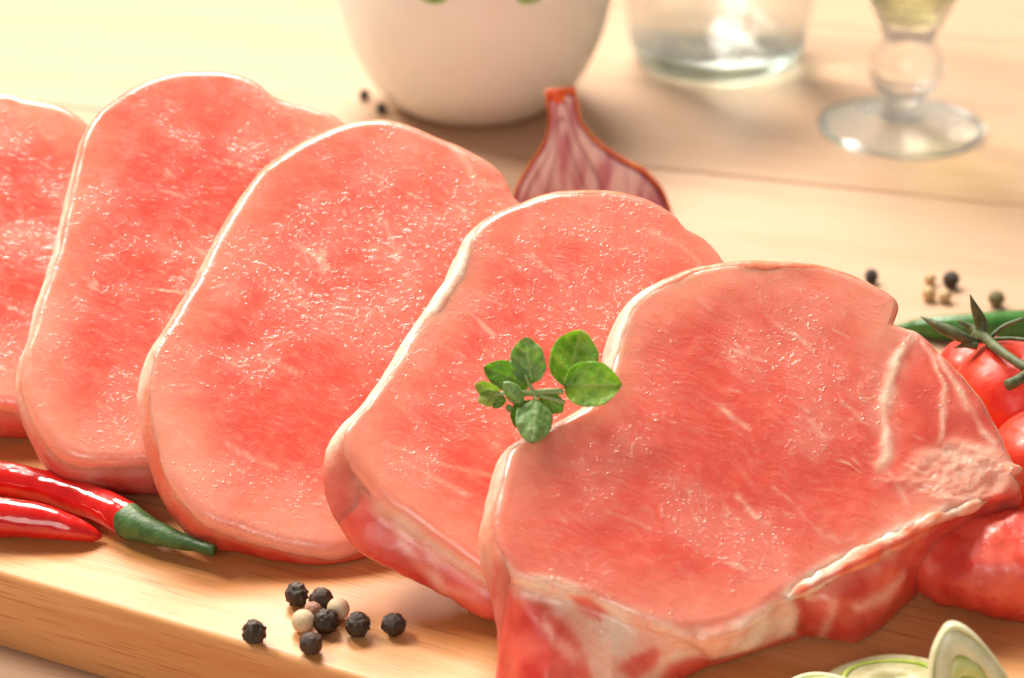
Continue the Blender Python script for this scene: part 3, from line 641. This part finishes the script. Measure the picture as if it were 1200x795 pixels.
# ------------------------------------------------------------------ spring onion slices
def mat_onion(name, c1, c2, rough=.35):
    M = Mat(name); v = M.coord(); f = M.noise(v, 2.5, 4)
    return M.out(Base_Color=M.mix(M.ramp(f, .35, .65), c1, c2), Roughness=rough, Subsurface_Weight=.5, Subsurface_Radius=(.8, 1, .4), Subsurface_Scale=.002, Normal=M.bump(M.noise(v, 9, 3), .02, .5))
m_ow = mat_onion('spring_onion_white', (.60, .62, .38), (.74, .74, .52))
m_og = mat_onion('spring_onion_pale_green', (.52, .58, .18), (.64, .68, .32))
m_oy = mat_onion('spring_onion_core_green', (.36, .50, .05), (.52, .62, .14))
def onion_slice(label, centre, u, v, ru, rv, h, tags, point=0.0):
    """diagonal slice: nested oval rings, each ring a part; u, v the half axes of the cut face, h its thickness"""
    c = np.asarray(centre, float); u = np.asarray(u, float) / np.linalg.norm(u); v = np.asarray(v, float); v = v - u * (u @ v); v /= np.linalg.norm(v); n = np.cross(u, v)
    root = thing('spring_onion_slice', label, 'onion slice', c, 'slices of spring onion at the front of the board')
    for k, (a, b, dz, mt, nm) in enumerate(tags):
        S = 48; V = []; prof = [(a - .02, -h / 2), (a, -h / 2 + .03), (a, h / 2 - .03 + dz), (a - .02, h / 2 + dz), (b + .02, h / 2 + dz), (b, h / 2 - .03 + dz), (b, -h / 2 + .03), (b + .02, -h / 2)]
        for r, z in prof:
            r = max(r, .012)
            for i in range(S):
                t = 2 * math.pi * i / S; w_ = 1 + .03 * math.sin(2 * t + k) + .02 * math.sin(5 * t + 2 * k)
                V.append(c + u * ru * r * math.cos(t) * w_ + v * rv * r * math.sin(t) * abs(math.sin(t)) ** point * w_ + n * z)
        m = len(prof); F = grid_faces(m, S) + [((m - 1) * S + i, (m - 1) * S + (i + 1) % S, (i + 1) % S, i) for i in range(S)]
        mesh_obj(nm, V, F, mt, root, c)
m_ol = mat_onion('spring_onion_translucent', (.50, .46, .22), (.62, .58, .36))
f0 = at(1140, 830, 0.0)
onion_slice('upright slice of spring onion leaning at the front right', at(1146, 833, .9), (-.36, .32, .86), (1, .1, .35), 1.72, .74, .30,
            [(1.0, .93, 0, m_ow, 'outer_layer'), (.928, .64, -.005, m_ow, 'middle_layer'), (.637, .42, -.01, m_og, 'inner_layer'), (.417, 0, -.005, m_oy, 'core')], .12)
onion_slice('flat green slice of spring onion beside the upright one', at(1046, 802, .2), (1, -.02, .03), (0, 1, .12), 1.28, .72, .3,
            [(1.0, .78, -.03, m_ol, 'outer_layer'), (.775, .68, .02, m_oy, 'middle_layer'), (.675, 0, -.01, m_ol, 'core')])
onion_slice('pale slice of spring onion cut off by the front of the picture', at(958, 826, .3), (1, .1, .02), (0, 1, .15), .85, .65, .42,
            [(1.0, .86, 0, m_ow, 'outer_layer'), (.855, .5, -.02, m_og, 'middle_layer'), (.495, 0, -.01, m_ow, 'core')])

# ------------------------------------------------------------------ red onion half
def mat_layer(name, a, b):
    M = Mat(name); v = M.coord(); f = M.noise(M.axes(v, (1, 0, 0), (0, 1, 0), (0, 0, 1), 2.2, 2.2, .25), 1.2, 3)
    return M.out(Base_Color=M.mix(M.ramp(f, .35, .65), a, b), Roughness=.32, Subsurface_Weight=.35, Subsurface_Radius=(1, .6, .6), Subsurface_Scale=.002)
m_flesh = mat_layer('onion_flesh', (.56, .22, .29), (.82, .64, .63))
m_purple = mat_layer('onion_purple_film', (.26, .012, .05), (.40, .04, .10))
m_oskin = mat_layer('onion_dry_skin', (.62, .07, .010), (.80, .20, .035))
oy = at(690, 300, TABLE_Z); ob = np.array([oy[0], oy[1], TABLE_Z])
def onion_at(px, py):   # the cut face stands in an upright plane leaning back a little
    n = np.array([-.10, -.97, .22]); n /= np.linalg.norm(n); return on_plane(px, py, n, n @ (ob + np.array([0, 0, 1.0])))
on_n = np.array([-.10, -.97, .22]); on_n /= np.linalg.norm(on_n)
onion = thing('red_onion_half', 'halved red onion with its cut face and dry pointed neck toward the chops', 'onion', ob)
def half_shell(name, outer, mat, depth, front, inner=None):
    """half of a body of revolution-like bulb: the traced cut outline on the front, domed behind; an inner outline leaves it hollow to the front"""
    N = 120; O = np.array([onion_at(a, b) for a, b in catmull(outer, N, True)]); c = O.mean(0); V = []; rows = []
    K = 10
    if inner is not None:
        I = np.array([onion_at(a, b) for a, b in catmull(inner, N, True)]); rows.append(I - on_n * .25); rows.append(I + on_n * (front - .01)); rows.append(I + (O - I) * .1 + on_n * front); rows.append(I + (O - I) * .9 + on_n * front)
    else:
        for r in (.02, .3, .6, .9, .98): rows.append(c + (O - c) * r + on_n * (front - (.02 if r > .95 else 0)))
    for k in range(K + 1):
        a = math.pi / 2 * k / K; rows.append(c + (O - c) * max(.02, math.cos(a)) - on_n * depth * math.sin(a) + on_n * (front - .03) * (1 - k / K))
    V = np.concatenate(rows); V[:, 2] = np.maximum(V[:, 2], TABLE_Z + .005)
    return mesh_obj(name, V, grid_faces(len(rows), N), mat, onion, ob)
half_shell('dry_skin', [(641, 107), (672, 105), (674, 118), (680, 140), (700, 165), (730, 186), (760, 203), (782, 232), (790, 275), (775, 320), (735, 350), (690, 356), (645, 348), (608, 318), (594, 270), (604, 222), (622, 190), (638, 165), (643, 138)], m_oskin, 2.0, 0,
           [(645, 110), (670, 108.5), (672.5, 120), (678.5, 142), (698.5, 167), (728, 188), (757.5, 205.5), (779, 234), (787, 275), (772, 318), (733, 347.5), (690, 353.5), (647, 345.5), (610.5, 316), (596.5, 270), (606, 223), (624, 191), (640, 165.5), (645, 138)])
lay = [[(646, 112), (669, 110), (672, 121), (678, 143), (698, 168), (727, 189), (756, 206.5), (778, 235), (786, 275), (771, 317), (732, 346), (690, 352), (648, 344), (612, 315), (597.5, 270), (607, 224), (625, 192), (641, 167), (646, 139)],
       [(652, 120), (663, 119), (669, 140), (676, 162), (690, 186), (702, 210), (710, 240), (712, 275), (706, 310), (690, 334), (668, 338), (640, 326), (616, 300), (607, 268), (617, 228), (634, 197), (647, 170), (651, 142)],
       [(656, 140), (662, 140), (667, 165), (674, 190), (684, 214), (691, 240), (692, 270), (688, 300), (676, 318), (660, 318), (643, 302), (634, 270), (638, 236), (646, 205), (653, 172)]]
def shrink(P, k): P = np.array(P, float); c = P.mean(0); return [tuple(x) for x in c + (P - c) * k]
for k, L in enumerate(lay):
    half_shell('purple_film', L, m_purple, 1.8 - .45 * k, .01 + .012 * k, shrink(L, .975))
    inner = lay[k + 1] if k + 1 < len(lay) else None
    half_shell('flesh_layer', shrink(L, .978), m_flesh, 1.7 - .45 * k, .02 + .012 * k, inner)
V, F = tube([onion_at(660, 132) - on_n * .25, onion_at(660, 122) - on_n * .2, onion_at(659, 112) - on_n * .18, onion_at(658, 105) - on_n * .2], [.24, .30, .36, .42], 20, 24, .6, .30, 9); mesh_obj('neck_tip', V, F, m_oskin, onion, ob)
V, F = tube([onion_at(652, 108) - on_n * .1, onion_at(644, 106) - on_n * .05, onion_at(636, 107) + on_n * .1], [.10, .07, .02], 8, 12, .5, .2, 10); mesh_obj('skin_shred', V, F, m_oskin, onion, ob)

# ------------------------------------------------------------------ white bowl, glass, goblet
M = Mat('white_glaze'); v = M.coord(); m_white_cer = M.out(Base_Color=M.mix(M.ramp(M.noise(v, .6, 3), .3, .7), (.80, .84, .79), (.83, .86, .82)), Roughness=.14, Specular_IOR_Level=.5)
def glass(name, col, ior=1.48, clear=.5, fres=None):
    """clear glass: a refracting body mixed with straight transmission, so that lamp light passes through it"""
    M = Mat(name); M.out(Base_Color=col, Roughness=0.0, Transmission_Weight=1.0, IOR=ior)
    tr = M.n('ShaderNodeBsdfTransparent', Color=(*col, 1)); out = M.nt.nodes['Material Output']
    mx = M.nt.nodes.new('ShaderNodeMixShader'); f = clear
    if fres:   # thin sheet: reflects at grazing angles, passes straight on elsewhere
        M.put(M.b.inputs['Transmission Weight'], 0.0); M.put(M.b.inputs['Base Color'], (.5, .53, .52)); M.put(M.b.inputs['Roughness'], .05)
        lw = M.n('ShaderNodeLayerWeight', 1, Blend=.5); f = M.ramp(lw, *fres)
    M.put(mx.inputs[0], f); M.nt.links.new(M.b.outputs[0], mx.inputs[1]); M.nt.links.new(tr, mx.inputs[2]); M.nt.links.new(mx.outputs[0], out.inputs['Surface'])
    return M.m
m_glass = glass('clear_glass', (.97, .99, .985), 1.48, .45); m_base = glass('thick_base_glass', (.84, .965, .965), 1.4, .55)
m_water = glass('water', (.99, .995, .99), 1.33, .4); m_foot = glass('thin_foot_glass', (.985, .99, .985), fres=(.45, .95, .97, .30))
bf = at(556, 152, TABLE_Z); bcx, bcy = bf[0], bf[1] + 2.6
bowl = thing('white_bowl', 'round white glazed bowl standing behind the onion', 'bowl', (bcx, bcy, TABLE_Z)); obw = np.array([bcx, bcy, TABLE_Z])
outer = smooth_prof([(2.4, 0), (2.62, .1), (3.25, .6), (4.0, 1.6), (4.5, 2.9), (4.8, 4.4), (4.88, 5.8), (4.7, 7.2), (4.5, 8.3)], 50)
prof = [(0, .15), (2.3, .15), (2.35, 0)] + outer + [(4.43, 8.4), (4.33, 8.3)] + [(r - .28, z + .12) for r, z in outer[::-1] if z > .5] + [(0, .75)]
V, F = lathe(prof, 96); crisp(mesh_obj('bowl_body', V + obw, F, m_white_cer, bowl, obw))
for px in (508, 621):   # two green leaf tips printed on the bowl, just entering the picture
    d = ray(px, 2); o_ = CAM - np.array([bcx, bcy, 0]); tt = None
    best = min(np.linspace(60, 85, 2500), key=lambda s: abs(math.hypot(*(CAM + d * s)[:2] - np.array([bcx, bcy])) - np.interp((CAM + d * s)[2] - TABLE_Z, [p[1] for p in outer], [p[0] for p in outer])) + (0 if (CAM + d * s)[1] < bcy else 9))
    Pc = CAM + d * best; rdv = np.array([Pc[0] - bcx, Pc[1] - bcy, 0]); rdv /= np.linalg.norm(rdv); tg = np.cross([0, 0, 1.0], rdv)
    pts = []
    for i in range(20):
        t = 2 * math.pi * i / 20; a, z = .45 * math.cos(t), .28 * math.sin(t) + .22
        ang = math.atan2(rdv[1], rdv[0]) + a / 4.6; zz = Pc[2] + z; rr_ = np.interp(zz - TABLE_Z, [p[1] for p in outer], [p[0] for p in outer]) + .012
        pts.append((bcx + rr_ * math.cos(ang), bcy + rr_ * math.sin(ang), zz))
    mesh_obj('printed_leaf', pts + [tuple(np.mean(pts, 0) + rdv * .02)], [(20, i, (i + 1) % 20) for i in range(20)], m_leafy, bowl, obw)
gf = at(848, 102, TABLE_Z); gx, gy = gf[0], gf[1] + 3.05
tumbler = thing('water_glass', 'clear glass tumbler of water with a thick base', 'glass', (gx, gy, TABLE_Z)); ogl = np.array([gx, gy, TABLE_Z + .02])
V, F = lathe([(0, 0), (2.6, 0), (2.8, .03), (3.0, .14), (3.12, .35), (3.22, .6), (3.27, .80), (2.9, .85), (0, .85)], 96); crisp(mesh_obj('thick_base', V + ogl, F, m_base, tumbler, ogl))
gp = [(3.02, .88), (3.28, .84), (3.35, 1.3), (3.6, 3.0), (3.85, 6.0), (4.0, 10.5), (3.95, 10.6), (3.9, 10.5), (3.73, 6.0), (3.48, 3.0), (3.22, 1.35), (3.02, .88)]
V, F = lathe(gp, 96); crisp(mesh_obj('tumbler', V + ogl, F, m_glass, tumbler, ogl))
V, F = lathe([(0, .87), (3.04, .89), (3.24, 1.35), (3.5, 3.0), (3.75, 6.0), (3.83, 8.2), (0, 8.2)], 96); crisp(mesh_obj('water', V + ogl, F, m_water, tumbler, ogl))
ff = at(1056, 151, TABLE_Z); ogb = np.array([ff[0], ff[1], TABLE_Z + .02])
gob = thing('stemmed_glass', 'stemmed glass with round knob and pale green drink', 'glass', ogb)
V, F = lathe([(0, 0), (2.3, .0), (2.70, .02), (2.76, .06), (2.76, .10), (2.72, .14), (2.6, .16), (1.9, .21), (1.2, .28), (.80, .40), (0, .40)], 96); crisp(mesh_obj('foot', V + ogb, F, m_foot, gob, ogb))
m_edge = glass('glass_edge', (.86, .90, .90), 1.45, .15)
V, F = lathe([(2.74, .0)] + [(2.78 + .09 * math.cos(a), .09 + .09 * math.sin(a)) for a in np.linspace(-1.5, 2.2, 9)] + [(2.66, .15), (2.6, .165), (2.66, .10), (2.74, .0)], 96); mesh_obj('foot_rim', V + ogb, F, m_edge, gob, ogb)
gp = [(0, .41), (.78, .41), (.68, .6), (.62, .8), (.6, 1.1)] + smooth_prof([(.62, 1.2), (1.0, 1.45), (1.28, 2.0), (1.25, 2.6), (.98, 3.05), (.85, 3.25)], 24)[1:] + smooth_prof([(.85, 3.25), (1.0, 3.6), (1.6, 4.9), (2.25, 6.4), (2.9, 8.4), (3.2, 10.5)], 24)[1:] + [(3.15, 10.58), (3.05, 10.55)] + smooth_prof([(3.0, 10.45), (2.72, 8.4), (2.08, 6.4), (1.42, 4.95), (.95, 4.05), (.5, 3.80)], 20) + [(0, 3.75)]
V, F = lathe(gp, 96); crisp(mesh_obj('goblet', V + ogb, F, m_glass, gob, ogb))
M = Mat('pale_green_drink'); m_drink = M.out(Base_Color=(.95, .98, .70))
m_drink = glass('drink_liquid', (.96, .98, .72), 1.34, .5)
V, F = lathe([(0, 3.73), (.87, 3.94), (1.44, 4.94), (2.10, 6.4), (2.68, 8.2), (0, 8.2)], 96); crisp(mesh_obj('drink', V + ogb, F, m_drink, gob, ogb))
